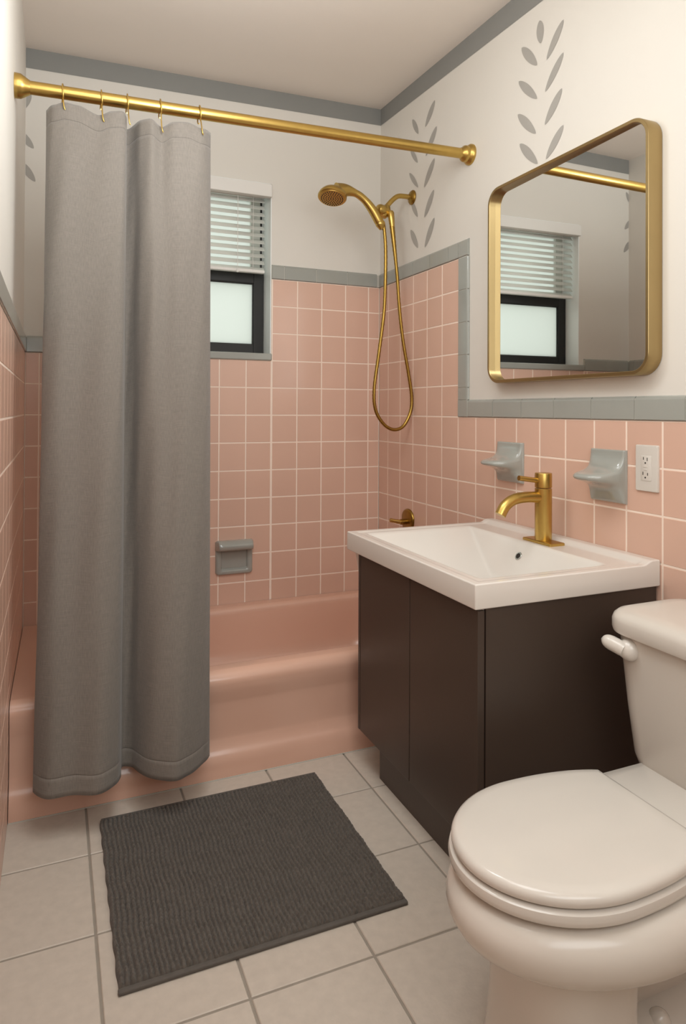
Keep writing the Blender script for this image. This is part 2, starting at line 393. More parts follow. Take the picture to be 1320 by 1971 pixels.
# fine caulk line where the tub meets wall and floor
bm = bmesh.new(); addbox(bm, TX0, TX1, TY0-.024, TY0-.019, 0, .002)
frombm('caulk_line', bm, M['ggrout'], tub)

# ------------------------------------------------------------------ curtain, rod, rings
rod = thing('shower_curtain_rod', 'brushed brass shower curtain rod spanning wall to wall above the tub', 'rod', (W/2, -.705, 2.03))
RA, RB = Vector((.012, -.757, 1.998)), Vector((W-.006, -.752, 2.036))
tube('rod', [RA, RB], .0185, M['brass'], rod, 32)
rd = (RB-RA).normalized()
fl = [(0, .038), (.006, .038), (.012, .034), (.018, .029), (.026, .030), (.032, .028), (.038, .021), (.045, .0190)]
lathe('end_flange', fl, (W-.0005, -.752, 2.036), (-1,0,0), M['brass'], rod)
lathe('end_flange', [(0, .034), (.006, .034), (.016, .0335), (.026, .028), (.032, .024), (.040, .0195)], (.0005, -.757, 1.998), (1,0,0), M['brass'], rod)
TOP = [(.083,-.735), (.097,-.772), (.132,-.786), (.187,-.780), (.240,-.784), (.283,-.788), (.301,-.768), (.300,-.735), (.304,-.706), (.328,-.722), (.345,-.758), (.372,-.778), (.402,-.766), (.445,-.784), (.500,-.784), (.535,-.772), (.556,-.745)]
BOT = [(.080,-.925), (.069,-.957), (.105,-1.003), (.165,-1.010), (.225,-1.030), (.264,-1.000), (.281,-.965), (.281,-.935), (.292,-.914), (.312,-.922), (.330,-.962), (.362,-1.012), (.412,-1.040), (.448,-1.028), (.480,-1.000), (.505,-.972), (.522,-.948)]
T_ = crom([(a, b_, 0) for a, b_ in TOP], 12); B_ = crom([(a, b_, 0) for a, b_ in BOT], 12)
topz = [(0.083,1.950), (.103,1.952), (.132,1.962), (.167,1.960), (.222,1.943), (.26,1.958), (.292,1.964), (.308,1.944), (.335,1.958), (.365,1.960), (.403,1.945), (.434,1.959), (.481,1.964), (.52,1.955), (.56,1.960)]
def interp(tab, x):
    for (a, za), (b_, zb) in zip(tab, tab[1:]):
        if a <= x <= b_:
            u = (x-a)/(b_-a); u = u*u*(3-2*u); return za+(zb-za)*u
    return tab[-1][1] if x > tab[-1][0] else tab[0][1]
NV = 150; nU = len(T_); vs = []; uvs = []
clen = [0]
for i in range(1, nU): clen.append(clen[-1]+(B_[i]-B_[i-1]).length)
rowsv = [k/NV for k in range(NV+1)]
for zt in (.0175, .0215): rowsv += [zt-.0012, zt, zt+.0012]
rowsv = sorted(set(rowsv+[.0265, .0272, .0279, .9735, .9742, .9749]))
for v in rowsv:
    for i in range(nU):
        a, b_ = T_[i], B_[i]
        z0 = interp(topz, a.x); z = z0+(.108-z0)*v
        s = v**.95
        x = a.x+(b_.x-a.x)*s; y = a.y+(b_.y-a.y)*s
        w = .0035*math.sin(9*v+i*.11)*math.sin(3.1*v)+.0016*math.sin(23*v+i*.31)
        # stitched seams of the two hems
        sd = .0022 if (abs(v-.0272) < .0004 or abs(v-.9742) < .0004) else 0
        vs.append((x+w*.3, y+w+sd, z)); uvs.append((clen[i], v*1.9))
fs = []
for j in range(len(rowsv)-1):
    for i in range(nU-1): fs.append((j*nU+i, j*nU+i+1, (j+1)*nU+i+1, (j+1)*nU+i))
cur = mesh('shower_curtain', vs, fs, M['curtain'], smooth=True)
uvl = cur.data.uv_layers.new(name='UVMap')
for l in cur.data.loops: uvl.data[l.index].uv = uvs[l.vertex_index]
so = cur.modifiers.new('s', 'SOLIDIFY'); so.thickness = .0016; so.offset = 0
tag(cur, 'grey linen shower curtain bunched at the left end of the brass rod', 'curtain')
ords = ['nearest the left wall', 'second from the left wall', 'third from the left wall, at the curtain fold', 'fourth from the left wall', 'farthest from the left wall, at the curtain edge']
for i, x in enumerate((.126, .231, .304, .400, .519)):
    u = (x-RA.x)/(RB.x-RA.x); c = RA.lerp(RB, u)
    pts = []
    for k in range(33):
        a = math.radians(-85+k*325/32)
        pts.append((c.x+.0015*math.sin(a*2), c.y+.024*math.cos(a), c.z-.004+.027*math.sin(a)))
    zt = interp(topz, x)
    g = thing('curtain_ring', 'thin brass curtain ring hook, ' + ords[i], 'curtain ring', (c.x, c.y, c.z), group='brass rings holding the shower curtain')
    hook = [pts[-1], (c.x, -.79, zt)]
    lo = [p for p in pts if True]
    tube('ring', lo, .0021, M['brass'], g, 10)
    yc = min(p.y for p in T_ if abs(p.x-x) < .02)
    tube('hook', crom([(c.x, c.y-.018, c.z-.024), (c.x+.001, yc-.003, zt+.004), (c.x+.003, yc-.006, zt-.014), (c.x+.006, yc-.004, zt-.022)], 6), .0019, M['brass'], g, 8)

# ------------------------------------------------------------------ shower
arm = thing('shower_holder', 'brass wall shower arm with holder bracket on the right wall', 'shower arm', (W, -.312, 2.009))
FY = -.312
lathe('flange', [(0, .031), (.004, .031), (.009, .027), (.013, .020), (.016, .0125), (.022, .0115)], (W-.0005, FY, 2.004), (-1,0,0), M['brass_dark'], arm, 36)
tube('pipe', crom([(W-.01, FY, 2.004), (1.475, FY, 2.004), (1.448, FY, 2.000), (1.425, FY, 1.983), (1.402, FY, 1.958), (1.388, FY, 1.942)], 8), .0105, M['brass'], arm, 20)
JX, JZ = 1.383, 1.930
lathe('swivel_ball', [(-.028, .010), (-.026, .016), (-.016, .0215), (0, .0245), (.012, .022), (.020, .017), (.028, .0125)], (JX+.004, FY, JZ-.002), (.45,0,.9), M['brass'], arm, 28)
lathe('bracket', [(-.004, .014), (0, .021), (.012, .0225), (.030, .0215), (.037, .017), (.040, .006)], (JX, FY-.004, JZ-.002), (-.9,-.25,.1), M['brass'], arm, 28)
hand = thing('hand_shower', 'brass handheld shower head with ribbed hose resting in the wall bracket', 'shower head', (1.355, -.33, 1.90))
HY = -.335
hp = crom([(1.352, HY, 1.868), (1.345, HY, 1.880), (1.322, HY, 1.915), (1.290, HY, 1.950), (1.255, HY, 1.974), (1.218, HY, 1.984), (1.190, HY, 1.984), (1.160, HY, 1.976)], 8)
hr = []
for k in range(len(hp)):
    u = k/(len(hp)-1); hr.append(.0178+.003*math.sin(min(1, u*2.2)*math.pi)-.0045*u+(.022*max(0, u-.62)/.38 if u > .62 else 0))
tube('handle', hp, hr, M['brass'], hand, 24)
axis = Vector((-.20, -.27, -.94)).normalized()
HC = Vector((1.139, HY, 1.960))
lathe('head_shell', [(-.030, .004), (-.029, .016), (-.024, .032), (-.014, .046), (-.002, .0555), (.008, .059), (.013, .0585), (.016, .055), (.016, .052)], HC, axis, M['brass'], hand, 48)
fc = HC+axis*.0161
lathe('spray_face', [(0, .0515), (.002, .050), (.0035, .044), (.004, .001)], fc, axis, M['brass'], hand, 40)
bm = bmesh.new()
ux = axis.orthogonal().normalized(); uy = axis.cross(ux)
for ri, (rr, nn) in enumerate(((.007, 6), (.016, 11), (.025, 17), (.034, 22), (.043, 28))):
    for k in range(nn):
        a = 2*math.pi*k/nn+ri*.3; c = fc+axis*.0035+(ux*math.cos(a)+uy*math.sin(a))*rr
        mt = Matrix.Translation(c) @ axis.to_track_quat('Z', 'Y').to_matrix().to_4x4()
        bmesh.ops.create_cone(bm, cap_ends=True, segments=8, radius1=.0034, radius2=.0024, depth=.003, matrix=mt)
frombm('spray_nozzles', bm, M['dark'], hand)
lathe('hose_collar', [(-.002, .0185), (.004, .0205), (.012, .0195), (.022, .013), (.030, .0088)], (1.353, HY, 1.872), (.25,0,-.95), M['brass'], hand, 28)
hpts = crom([(1.3697,HY,1.8712),(1.3799,HY,1.7632),(1.3783,HY,1.5887),(1.3716,HY,1.4794),(1.3506,HY,1.3264),(1.3297,HY,1.1745),(1.3373,HY,1.0883),(1.3762,HY,1.0298),(1.4226,HY,1.0078),(1.4669,HY,1.0229),(1.4991,HY,1.0779),(1.5064,HY,1.1443),(1.4909,HY,1.2434),(1.4653,HY,1.3748),(1.4474,HY,1.5058),(1.4343,HY,1.6587),(1.4189,HY,1.7890),(1.4036,HY,1.9079)], 14)
hn = len(hpts)
tube('hose', hpts, [.0068+.0055*max(0, (k/hn-.90)/.10)+(.0008 if k % 2 else 0) for k in range(hn)], M['brass_dark'], hand, 12)
lathe('hose_nut', [(-.014, .010), (-.006, .0145), (.02, .0135), (.05, .011), (.085, .0082), (.09, .0072)], (1.4036, HY, 1.912), (.13,0,-.99), M['brass'], hand, 24)

valve = thing('shower_valve', 'small brass shower valve with lever low on the tiled right wall', 'valve', (W-.006, -.305, .62))
bm = bmesh.new()
pl = []
for d, s in ((0, 1), (.004, 1), (.009, .93), (.011, .8)):
    pl.append([(W-.0065-d, -.300+.050*s*math.cos(a)*(1), .625+(.042*s)*math.sin(a)*(1.0 if math.sin(a) > 0 else 1.7)) for a in [2*math.pi*k/40 for k in range(40)]])
vs, fs = loft(pl); autosmooth(mesh('escutcheon', vs, fs, M['brass_dark'], valve), 40)
tube('stem', [(W-.015, -.297, .612), (W-.045, -.297, .612)], .012, M['brass_dark'], valve, 20)
tube('lever', crom([(W-.042, -.297, .612), (W-.065, -.295, .616), (W-.092, -.292, .622)], 6), [.0095]*6+[.0085]*7, M['brass'], valve, 16)

# ------------------------------------------------------------------ ceramic fittings
def soapdish():
    d = thing('soap_dish', 'grey ceramic recessed soap dish on the pink tiles above the tub', 'soap dish', (.825, -.006, .45))
    x0, x1, z0, z1 = .744, .905, .384, .530
    yb = -.006
    L = [rrect(x0, x1, z0, z1, .014, 0), rrect(x0+.002, x1-.002, z0+.002, z1-.002, .013, -.010), rrect(x0+.006, x1-.006, z0+.006, z1-.006, .012, -.014),
         rrect(x0+.020, x1-.020, z0+.018, z1-.030, .010, -.014), rrect(x0+.024, x1-.024, z0+.022, z1-.034, .009, -.010), rrect(x0+.027, x1-.027, z0+.026, z1-.037, .008, -.0015)]
    L = [[(p[0], yb+p[2], p[1]) for p in l] for l in L]
    vs, fs = loft(L, (True, True)); autosmooth(mesh('dish_body', vs, fs, M['ceramic_grey'], d), 45)
    # projecting rounded lip
    pr = [(0, .531), (-.016, .533), (-.034, .530), (-.047, .520), (-.051, .508), (-.046, .496), (-.032, .490), (-.016, .486), (0, .484)]
    pr = [(p.x, p.y) for p in crom([(a, b_, 0) for a, b_ in pr], 4)]
    n = len(pr); vs, fs = [], []
    xs = [x0-.001+(x1-x0+.002)*k/20 for k in range(21)]
    for x in xs:
        q = abs((x-(x0+x1)/2)/((x1-x0)/2)); s = 1 if q < .86 else max(.35, math.sqrt(max(0, 1-((q-.86)/.15)**2)))
        cz = .509
        vs += [(x, yb+a*s, cz+(b_-cz)*(.55+.45*s)) for a, b_ in pr]
    for i in range(20):
        for k in range(n-1): fs.append((i*n+k, i*n+k+1, (i+1)*n+k+1, (i+1)*n+k))
    fs += [tuple(range(n)), tuple(20*n+k for k in range(n-1, -1, -1))]
    autosmooth(mesh('grip_lip', vs, fs, M['ceramic_grey'], d), 50)
soapdish()
def holder(y0, y1, z0, z1, name, label, cat, lip):
    h = thing(name, label, cat, (W-.006, (y0+y1)/2, (z0+z1)/2))
    # profile (protrusion, height fraction) swept along y; the shelf is widest in the middle
    H = z1-z0
    pr = [(0, 1.0), (.010, 1.0), (.013, .985), (.015, .92), (.019, .84), (.028, .74), (.042, .66), (.062, .605), (.086, .575), (.104, .545), (.112, .50), (.110, .455), (.096, .415), (.072, .375), (.052, .33), (.038, .27), (.029, .20), (.022, .12), (.016, .05), (.011, .01), (.006, 0), (0, 0)]
    pr = [(p.x, p.y) for p in crom([(a, b_, 0) for a, b_ in pr], 3)]
    n = len(pr); NS = 36; vs, fs = [], []
    for i in range(NS+1):
        q = -1+2*i/NS; yy = (y0+y1)/2+q*(y1-y0)/2
        aq = abs(q)
        edge = math.sqrt(max(0, 1-max(0, (aq-.95)/.05)**2)) if aq > .95 else 1
        sh = (1-aq**3.4)**.62 if aq < 1 else 0
        for a, b_ in pr:
            base = min(a, .013)
            x = (base+(a-base)*(.10+.90*sh)*lip/.112)*(.7+.3*edge)
            vs.append((W-.006-x, yy, z0+H*b_))
    for i in range(NS):
        for k in range(n-1): fs.append((i*n+k, i*n+k+1, (i+1)*n+k+1, (i+1)*n+k))
    fs += [tuple(range(n)), tuple(NS*n+k for k in range(n-1, -1, -1))]
    autosmooth(mesh('ceramic_body', vs, fs, M['ceramic_grey'], h), 60)
    return h
holder(-1.075, -.945, .853, .985, 'tumbler_holder', 'grey ceramic wall holder behind the brass faucet, nearer the tub', 'wall holder', .105)
holder(-1.505, -1.382, .842, .985, 'toothbrush_holder', 'grey ceramic wall holder beside the white electrical outlet', 'wall holder', .105)
# outlet
ol = thing('electrical_outlet', 'white electrical outlet plate on pink tiles right of the ceramic holders', 'outlet', (W-.006, -1.572, .943))
oy0, oy1, oz0, oz1 = -1.608, -1.537, .884, 1.003
L = [[(W-.0065-d, *p[:2]) for p in rrect(oy0+i_, oy1-i_, oz0+i_, oz1-i_, .003, 0, 3)] for d, i_ in ((0, 0), (.004, 0), (.006, .0012), (.0068, .004))]
vs, fs = loft(L); autosmooth(mesh('cover_plate', vs, fs, M['white_plastic'], ol), 40)
L = [[(W-.0133-d, *p[:2]) for p in rrect(-1.589+i_, -1.556-i_, .911+i_, .976-i_, .003, 0, 3)] for d, i_ in ((-.001, 0), (.0006, 0), (.0011, .0006))]
vs, fs = loft(L); autosmooth(mesh('socket_face', vs, fs, M['white_plastic'], ol), 40)
xf = W-.0148
for yy, zz, hy, hz in ((-1.565, .9685, .0010, .0035), (-1.577, .9665, .0010, .0042), (-1.5635, .9300, .0010, .0042), (-1.5785, .9285, .0010, .0035)):
    box('slot', xf, xf+.001, yy-hy, yy+hy, zz-hz, zz+hz, M['dark'], ol)
for yy, zz in ((-1.571, .957), (-1.571, .9195)):
    lathe('ground_hole', [(0, .0022), (.001, .0022)], (xf, yy, zz), (1,0,0), M['dark'], ol, 14)
bm = bmesh.new()
for zz in (.9405, .9480): addbox(bm, xf-.0006, xf+.001, -1.577, -1.565, zz-.0026, zz+.0026, .0006)
frombm('test_button', bm, M['white_plastic'], ol)

# ------------------------------------------------------------------ mirror
mi = thing('wall_mirror', 'rounded rectangular mirror in a deep brushed brass frame above the sink', 'mirror', (W-.02, -1.25, 1.5))
MX, MY0, MY1, MZ0, MZ1 = 1.472, -1.612, -.928, 1.182, 1.842
def yz(x, i_, r): return [(x, p[0], p[1]) for p in rrect(MY0+i_, MY1-i_, MZ0+i_, MZ1-i_, max(.004, r-i_), 0, 10)]
R0 = .056
S = [yz(W-.002, .0, R0), yz(W-.004, 0, R0), yz(MX+.002, 0, R0), yz(MX, .0015, R0), yz(MX, .0095, R0), yz(MX+.0015, .011, R0), yz(MX+.024, .011, R0), yz(MX+.0245, .012, R0)]
vs, fs = loft(S, (True, False)); autosmooth(mesh('frame', vs, fs, M['frame'], mi), 40)
mesh('mirror_glass', [(p[0]-(MY1-p[1])*.017, p[1], p[2]) for p in yz(MX+.0235, .0112, R0)], [tuple(range(44))], M['mirror'], mi)


# ------------------------------------------------------------------ vanity
VX0, VX1, VY0, VY1, ZT = .962, W-.007, -1.612, -.905, .705
cab = thing('vanity_cabinet', 'dark espresso bathroom vanity cabinet with two flat doors and toe kick', 'cabinet', ((VX0+VX1)/2, (VY0+VY1)/2, 0))
CX0 = VX0+.014; cy0, cy1 = VY0+.010, VY1-.058
CZ0 = .115; CZ1 = .6505
bm = bmesh.new()
addbox(bm, CX0+.021, VX1-.004, cy0, cy0+.018, CZ0, CZ1-.001)
frombm('side_panel', bm, M['wood'], cab)
box('side_panel', CX0+.021, VX1-.004, cy1-.018, cy1, CZ0, CZ1-.001, M['wood'], cab)
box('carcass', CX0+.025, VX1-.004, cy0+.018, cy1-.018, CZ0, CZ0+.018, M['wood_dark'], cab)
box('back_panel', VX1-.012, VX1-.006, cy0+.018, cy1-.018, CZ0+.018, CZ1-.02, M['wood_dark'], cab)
ym = -1.290
box('door', CX0, CX0+.018, cy0+.001, ym-.0016, CZ0-.002, CZ1-.006, M['wood'], cab, .0012)
box('door', CX0, CX0+.018, ym+.0016, cy1-.016, CZ0-.002, CZ1-.006, M['wood'], cab, .0012)
box('filler_strip', CX0, CX0+.020, cy1-.0125, cy1, CZ0-.002, CZ1-.003, M['wood'], cab, .001)
box('toe_kick', 1.005, VX1-.02, cy0, -1.058, 0, CZ0, M['wood'], cab)
# sink top
sink = thing('vanity_sink', 'white ceramic sink top with sloping rectangular basin on the dark cabinet', 'sink', ((VX0+VX1)/2, (VY0+VY1)/2, .65))
def smin(a, b_, k):
    h_ = max(k-abs(a-b_), 0)/k; return min(a, b_)-h_*h_*k/4
BX0, BX1, BY0, BY1 = 1.010, 1.385, -1.560, -.952
def sinkz(x, y):
    d = smin(1.9*(x-BX0), 1.6*(BX1-x), .008)
    d = smin(d, .507*(BY1-y), .008); d = smin(d, .8*(y-BY0), .02); d = smin(d, .118, .02)
    d = -smin(-d, 0, .006)
    z = ZT-max(0, d)
    # soft rise of the rim towards the wall
    r = (x-(VX1-.055))/.03; r = min(1, max(0, r)); r = r*r*(3-2*r)
    t2 = (x-1.40)/.1; t2 = min(1, max(0, t2))
    # a faint raised edge round the top
    ed = min(x-VX0, VY1-y, y-VY0); q = min(1, max(0, (.030-ed)/.012)); q = q*q*(3-2*q)
    return z+.012*r+.0025*q*(1-r)
NX, NY = 140, 176; xs = [VX0+(VX1-VX0)*i/NX for i in range(NX+1)]; ys = [VY0+(VY1-VY0)*j/NY for j in range(NY+1)]
bm = bmesh.new(); G_ = [[bm.verts.new((x, y, sinkz(x, y))) for y in ys] for x in xs]
for i in range(NX):
    for j in range(NY): bm.faces.new((G_[i][j], G_[i+1][j], G_[i+1][j+1], G_[i][j+1]))
ring = [G_[i][0] for i in range(NX+1)]+[G_[NX][j] for j in range(1, NY+1)]+[G_[i][NY] for i in range(NX-1, -1, -1)]+[G_[0][j] for j in range(NY-1, 0, -1)]
cxm, cym = (VX0+VX1)/2, (VY0+VY1)/2
low = [bm.verts.new((v.co.x, v.co.y, .6508)) for v in ring]
for k in range(len(ring)): bm.faces.new((ring[k], low[k], low[(k+1) % len(ring)], ring[(k+1) % len(ring)]))
inn = [bm.verts.new((cxm+(v.co.x-cxm)*.93, cym+(v.co.y-cym)*.95, .6508)) for v in ring]
inn2 = [bm.verts.new((cxm+(v.co.x-cxm)*.90, cym+(v.co.y-cym)*.92, .578)) for v in ring]
for A_, B2 in ((low, inn), (inn, inn2)):
    for k in range(len(ring)): bm.faces.new((A_[k], B2[k], B2[(k+1) % len(ring)], A_[(k+1) % len(ring)]))
bm.faces.new(inn2)
so = frombm('sink_top', bm, M['sinkw'], sink, smooth=True)
bv = so.modifiers.new('b', 'BEVEL'); bv.width = .007; bv.segments = 4; bv.limit_method = 'ANGLE'; bv.angle_limit = math.radians(55)
OVP = Vector((1.360, -1.246, sinkz(1.360, -1.246))); on = Vector((-1.6, 0, 1)).normalized()
lathe('overflow_ring', [(-.004, .0125), (.0012, .0125), (.0022, .0115), (.0022, .0085), (-.003, .0080)], OVP, on, M['steel'], sink, 28)
lathe('overflow_hole', [(-.003, .0085), (.0012, .0085)], OVP, on, M['dark'], sink, 24)
lathe('drain', [(-.004, .026), (.001, .026), (.003, .022), (.003, .002)], (1.20, -1.27, sinkz(1.20, -1.27)), (0,0,1), M['steel'], sink, 28)

# ------------------------------------------------------------------ faucet
fx, fy = 1.428, -1.272
fa = thing('faucet', 'single lever brushed brass faucet standing on the white sink', 'faucet', (fx, fy, ZT))
L = [rrect(fx-.027+i_, fx+.027-i_, fy-.062+i_, fy+.062-i_, .004, z, 4) for i_, z in ((0, ZT), (0, ZT+.006), (.0015, ZT+.0075), (.004, ZT+.008))]
vs, fs = loft(L); autosmooth(mesh('base_plate', vs, fs, M['brass'], fa), 40)
lathe('body', [(0, .024), (.002, .0245), (.150, .0245), (.1515, .023)], (fx, fy, ZT+.007), (0,0,1), M['brass'], fa, 44)
lathe('handle_cap', [(0, .023), (.0015, .0245), (.040, .0245), (.0425, .0235), (.043, .020)], (fx, fy, ZT+.1605), (0,0,1), M['brass'], fa, 44)
tube('lever', [(fx-.018, fy, ZT+.181), (fx-.060, fy, ZT+.187), (fx-.088, fy, ZT+.191)], .0075, M['brass'], fa, 20)
tube('spout', crom([(fx-.010, fy, ZT+.132), (fx-.06, fy, ZT+.135), (fx-.105, fy, ZT+.130), (fx-.135, fy, ZT+.113), (fx-.152, fy, ZT+.088)], 10), [.0160]*20+[.0158]*21, M['brass'], fa, 28)


# ------------------------------------------------------------------ toilet
toi = thing('toilet', 'white two-piece toilet with closed round lid beside the vanity', 'toilet', (1.1, -1.945, 0))
TYC = -1.945
def egg(xf_, xb, hw, z, yc=TYC, n=56, pf=2.0, pb=2.6, xc=None):
    """closed outline: front at xf_, back at xb, half width hw"""
    if xc is None: xc = xf_+(xb-xf_)*.48
    pts = []
    for k in range(n):
        a = 2*math.pi*k/n; c, s = math.cos(a), math.sin(a)
        p = pb if c > 0 else pf
        L_ = (xb-xc) if c > 0 else (xc-xf_)
        pts.append((xc+L_*math.copysign(abs(c)**(2/p), c), yc+hw*math.copysign(abs(s)**(2/p), s), z))
    return pts
YB = TYC-.018
S = [egg(xf_, 1.25, hw, z, yc=YB, pf=pf_, pb=2.8) for z, xf_, hw, pf_ in ((.192, .86, .07, 2.3), (.204, .82, .095, 2.25), (.218, .78, .122, 2.15), (.232, .750, .145, 2.05), (.247, .726, .163, 2), (.262, .708, .176, 2), (.278, .698, .183, 2), (.295, .694, .186, 2), (.312, .698, .182, 2), (.327, .711, .172, 2), (.336, .730, .158, 2))]
vs, fs = loft(S); autosmooth(mesh('bowl', vs, fs, M['white_cer'], toi), 60)
YP = TYC-.02
S = [egg(.785, .99, .124, 0, yc=YP, pf=3.0, pb=4, xc=.88), egg(.785, .99, .124, .010, yc=YP, pf=3.0, pb=4, xc=.88), egg(.789, .985, .118, .03, yc=YP, pf=2.9, pb=4, xc=.88), egg(.792, .98, .112, .09, yc=YP, pf=2.8, pb=4, xc=.88), egg(.792, .98, .110, .15, yc=YP, pf=2.7, pb=4, xc=.88), egg(.788, .98, .113, .20, yc=YP, pf=2.5, pb=4, xc=.88), egg(.775, .98, .120, .24, yc=YP, pf=2.3, pb=4, xc=.88)]
vs, fs = loft(S); autosmooth(mesh('pedestal', vs, fs, M['white_cer'], toi), 60)
S = [rrect(.93, 1.34, TYC-.045, TYC+.045, .04, .02), rrect(.93, 1.32, TYC-.035, TYC+.035, .03, .07), rrect(.93, 1.30, TYC-.05, TYC+.05, .04, .13), rrect(.93, 1.30, TYC-.10, TYC+.10, .06, .22)]
vs, fs = loft(S); autosmooth(mesh('trapway', vs, fs, M['white_cer'], toi), 60)
S = [egg(.93, 1.33, .135, 0, pf=2.6, pb=3), egg(.93, 1.33, .135, .020, pf=2.6, pb=3), egg(.935, 1.325, .128, .034, pf=2.6, pb=3), egg(.95, 1.31, .105, .046, pf=2.6, pb=3), egg(.97, 1.29, .07, .066, pf=2.6, pb=3)]
vs, fs = loft(S); autosmooth(mesh('foot_flange', vs, fs, M['white_cer'], toi), 60)
S = [rrect(1.12, 1.47, TYC-.075, TYC+.075, .05, .16), rrect(1.11, 1.47, TYC-.095, TYC+.095, .05, .24), rrect(1.10, 1.47, TYC-.11, TYC+.11, .045, .30), rrect(1.12, 1.475, TYC-.165, TYC+.165, .04, .300), rrect(1.12, 1.475, TYC-.168, TYC+.168, .04, .332), rrect(1.124, 1.470, TYC-.164, TYC+.164, .04, .3395)]
vs, fs = loft(S); autosmooth(mesh('rear_shelf', vs, fs, M['white_cer'], toi), 60)
lathe('bolt_cap', [(0, .021), (.008, .020), (.018, .015), (.024, .008), (.026, .001)], (1.062, TYC-.066, .050), (0,-.25,1), M['white_plastic'], toi, 20, 60)
XH = 1.102
def clipx(loop, xm): return [(min(p[0], xm), p[1], p[2]) for p in loop]
def seatloop(inset, z): return clipx(egg(.708+inset, 1.20-inset, .165-inset, z, yc=TYC-.007, pf=2.0, pb=2.2, xc=.905, n=96), XH-inset*.4)
S = [seatloop(.03, .336), seatloop(.012, .341), seatloop(.003, .342), seatloop(.0, .345), seatloop(-.001, .352), seatloop(.001, .360), seatloop(.006, .363), seatloop(.014, .364), seatloop(.04, .3645)]
vs, fs = loft(S); autosmooth(mesh('seat', vs, fs, M['white_plastic'], toi), 40)
S = [seatloop(.03, .364), seatloop(.014, .3665), seatloop(.006, .368), seatloop(.004, .371), seatloop(.004, .377), seatloop(.007, .3825), seatloop(.013, .386), seatloop(.03, .388), seatloop(.08, .389)]
vs, fs = loft(S); autosmooth(mesh('lid', vs, fs, M['white_plastic'], toi), 40)
for s in (-1, 1):
    box('hinge', XH-.012, XH+.018, TYC+s*.072-.016, TYC+s*.072+.016, .32, .362, M['white_plastic'], toi, .006, 3)
TKX0, TKX1 = 1.245, 1.498
tk = []
for z, hw, fx_, r in ((.308, .175, 1.300, .05), (.312, .192, 1.282, .055), (.325, .205, 1.270, .06), (.35, .213, 1.264, .06), (.45, .224, 1.256, .06), (.60, .238, 1.248, .06), (.612, .239, 1.248, .06)):
    tk.append(rrect(fx_, TKX1, TYC-hw, TYC+hw, r, z, 8))
vs, fs = loft(tk); autosmooth(mesh('tank', vs, fs, M['white_cer'], toi), 50)
def lidloop(i_, z): return rrect(1.232+i_, TKX1+.006-i_, TYC-.252+i_, TYC+.252-i_, .07-i_*.5, z, 10)
S = [lidloop(.010, .606), lidloop(.002, .609), lidloop(0, .616), lidloop(0, .634), lidloop(.003, .643), lidloop(.010, .650), lidloop(.022, .654), lidloop(.05, .656)]
vs, fs = loft(S); autosmooth(mesh('tank_lid', vs, fs, M['white_cer'], toi), 50)
lv_y = TYC+.178
lathe('flush_lever_hub', [(0, .0235), (.006, .0235), (.014, .020), (.022, .012), (.025, .002)], (1.2505, lv_y, .578), (-1,0,0), M['white_plastic'], toi, 28, 60)
tube('flush_lever', crom([(1.236, lv_y, .578), (1.232, lv_y+.012, .582), (1.224, lv_y+.035, .588), (1.219, lv_y+.050, .590)], 6), [.0155]*4+[.016]*6+[.016, .0155, .015, .014, .0125, .0105, .0075, .004, .0015], M['white_plastic'], toi, 18)


# ------------------------------------------------------------------ bath mat
RX0, RX1, RY0, RY1 = .229, .835, -1.535, -.977
pc, pb = .0104, .0122
nx, ny = 440, 230
random.seed(3)
ncol = int((RX1-RX0)/pc)+2; nrow = int((RY1-RY0)/pb)+3
jit = [[random.uniform(-.35, .35) for _ in range(nrow)] for _ in range(ncol)]
hj = [[random.uniform(.75, 1.1) for _ in range(nrow+1)] for _ in range(ncol)]
vs, fs = [], []
for i in range(nx+1):
    x = RX0+(RX1-RX0)*i/nx
    for j in range(ny+1):
        y = RY0+(RY1-RY0)*j/ny
        wob = .0016*math.sin(y*31+x*5)+.0009*math.sin(y*83+x*17)+.0010*math.sin(x*60)
        cu = (x-RX0+wob)/pc; ci = max(0, min(ncol-1, int(cu))); fu = cu-int(cu)
        off = (ci*.5) % 1+.35*math.sin(ci*7.3)
        cv = (y-RY0)/pb+off; cv += .25*math.sin(cv*.7+ci*1.9); ri = max(0, min(nrow-1, int(cv))); fv = cv-int(cv)
        a = max(0, math.sin(math.pi*fu))**.6; b_ = max(0, math.sin(math.pi*fv))**.5
        h_ = .0070+.0112*a*(.42+.58*b_)*hj[ci][ri]
        ed = min(x-RX0, RX1-x, y-RY0, RY1-y)
        q = min(1, ed/.008); h_ = .002+(h_-.002)*math.sqrt(max(0, 1-(1-q)**2))
        ex = .0010*math.sin(y*90)*(1 if (x-RX0 < .004 or RX1-x < .004) else 0)
        vs.append((x+ex, y, h_))
for i in range(nx):
    for j in range(ny):
        a = i*(ny+1)+j; fs.append((a, a+ny+1, a+ny+2, a+1))
per = [i*(ny+1) for i in range(nx+1)]+[nx*(ny+1)+j for j in range(1, ny+1)]+[i*(ny+1)+ny for i in range(nx-1, -1, -1)]+[j for j in range(ny-1, 0, -1)]
b0 = len(vs)
for p in per: vs.append((vs[p][0], vs[p][1], .0003))
for k in range(len(per)): fs.append((per[k], b0+k, b0+(k+1) % len(per), per[(k+1) % len(per)]))
fs.append(tuple(b0+k for k in range(len(per)-1, -1, -1)))
rug = thing('bath_mat', 'charcoal chenille bath mat lying on the beige floor tiles', 'bath mat', ((RX0+RX1)/2, (RY0+RY1)/2, 0))
mesh('pile', vs, fs, M['rug'], rug, smooth=True)
box('hem', RX0-.001, RX1+.001, RY0-.009, RY0+.004, .0005, .0085, M['hem'], rug, .003, 3)
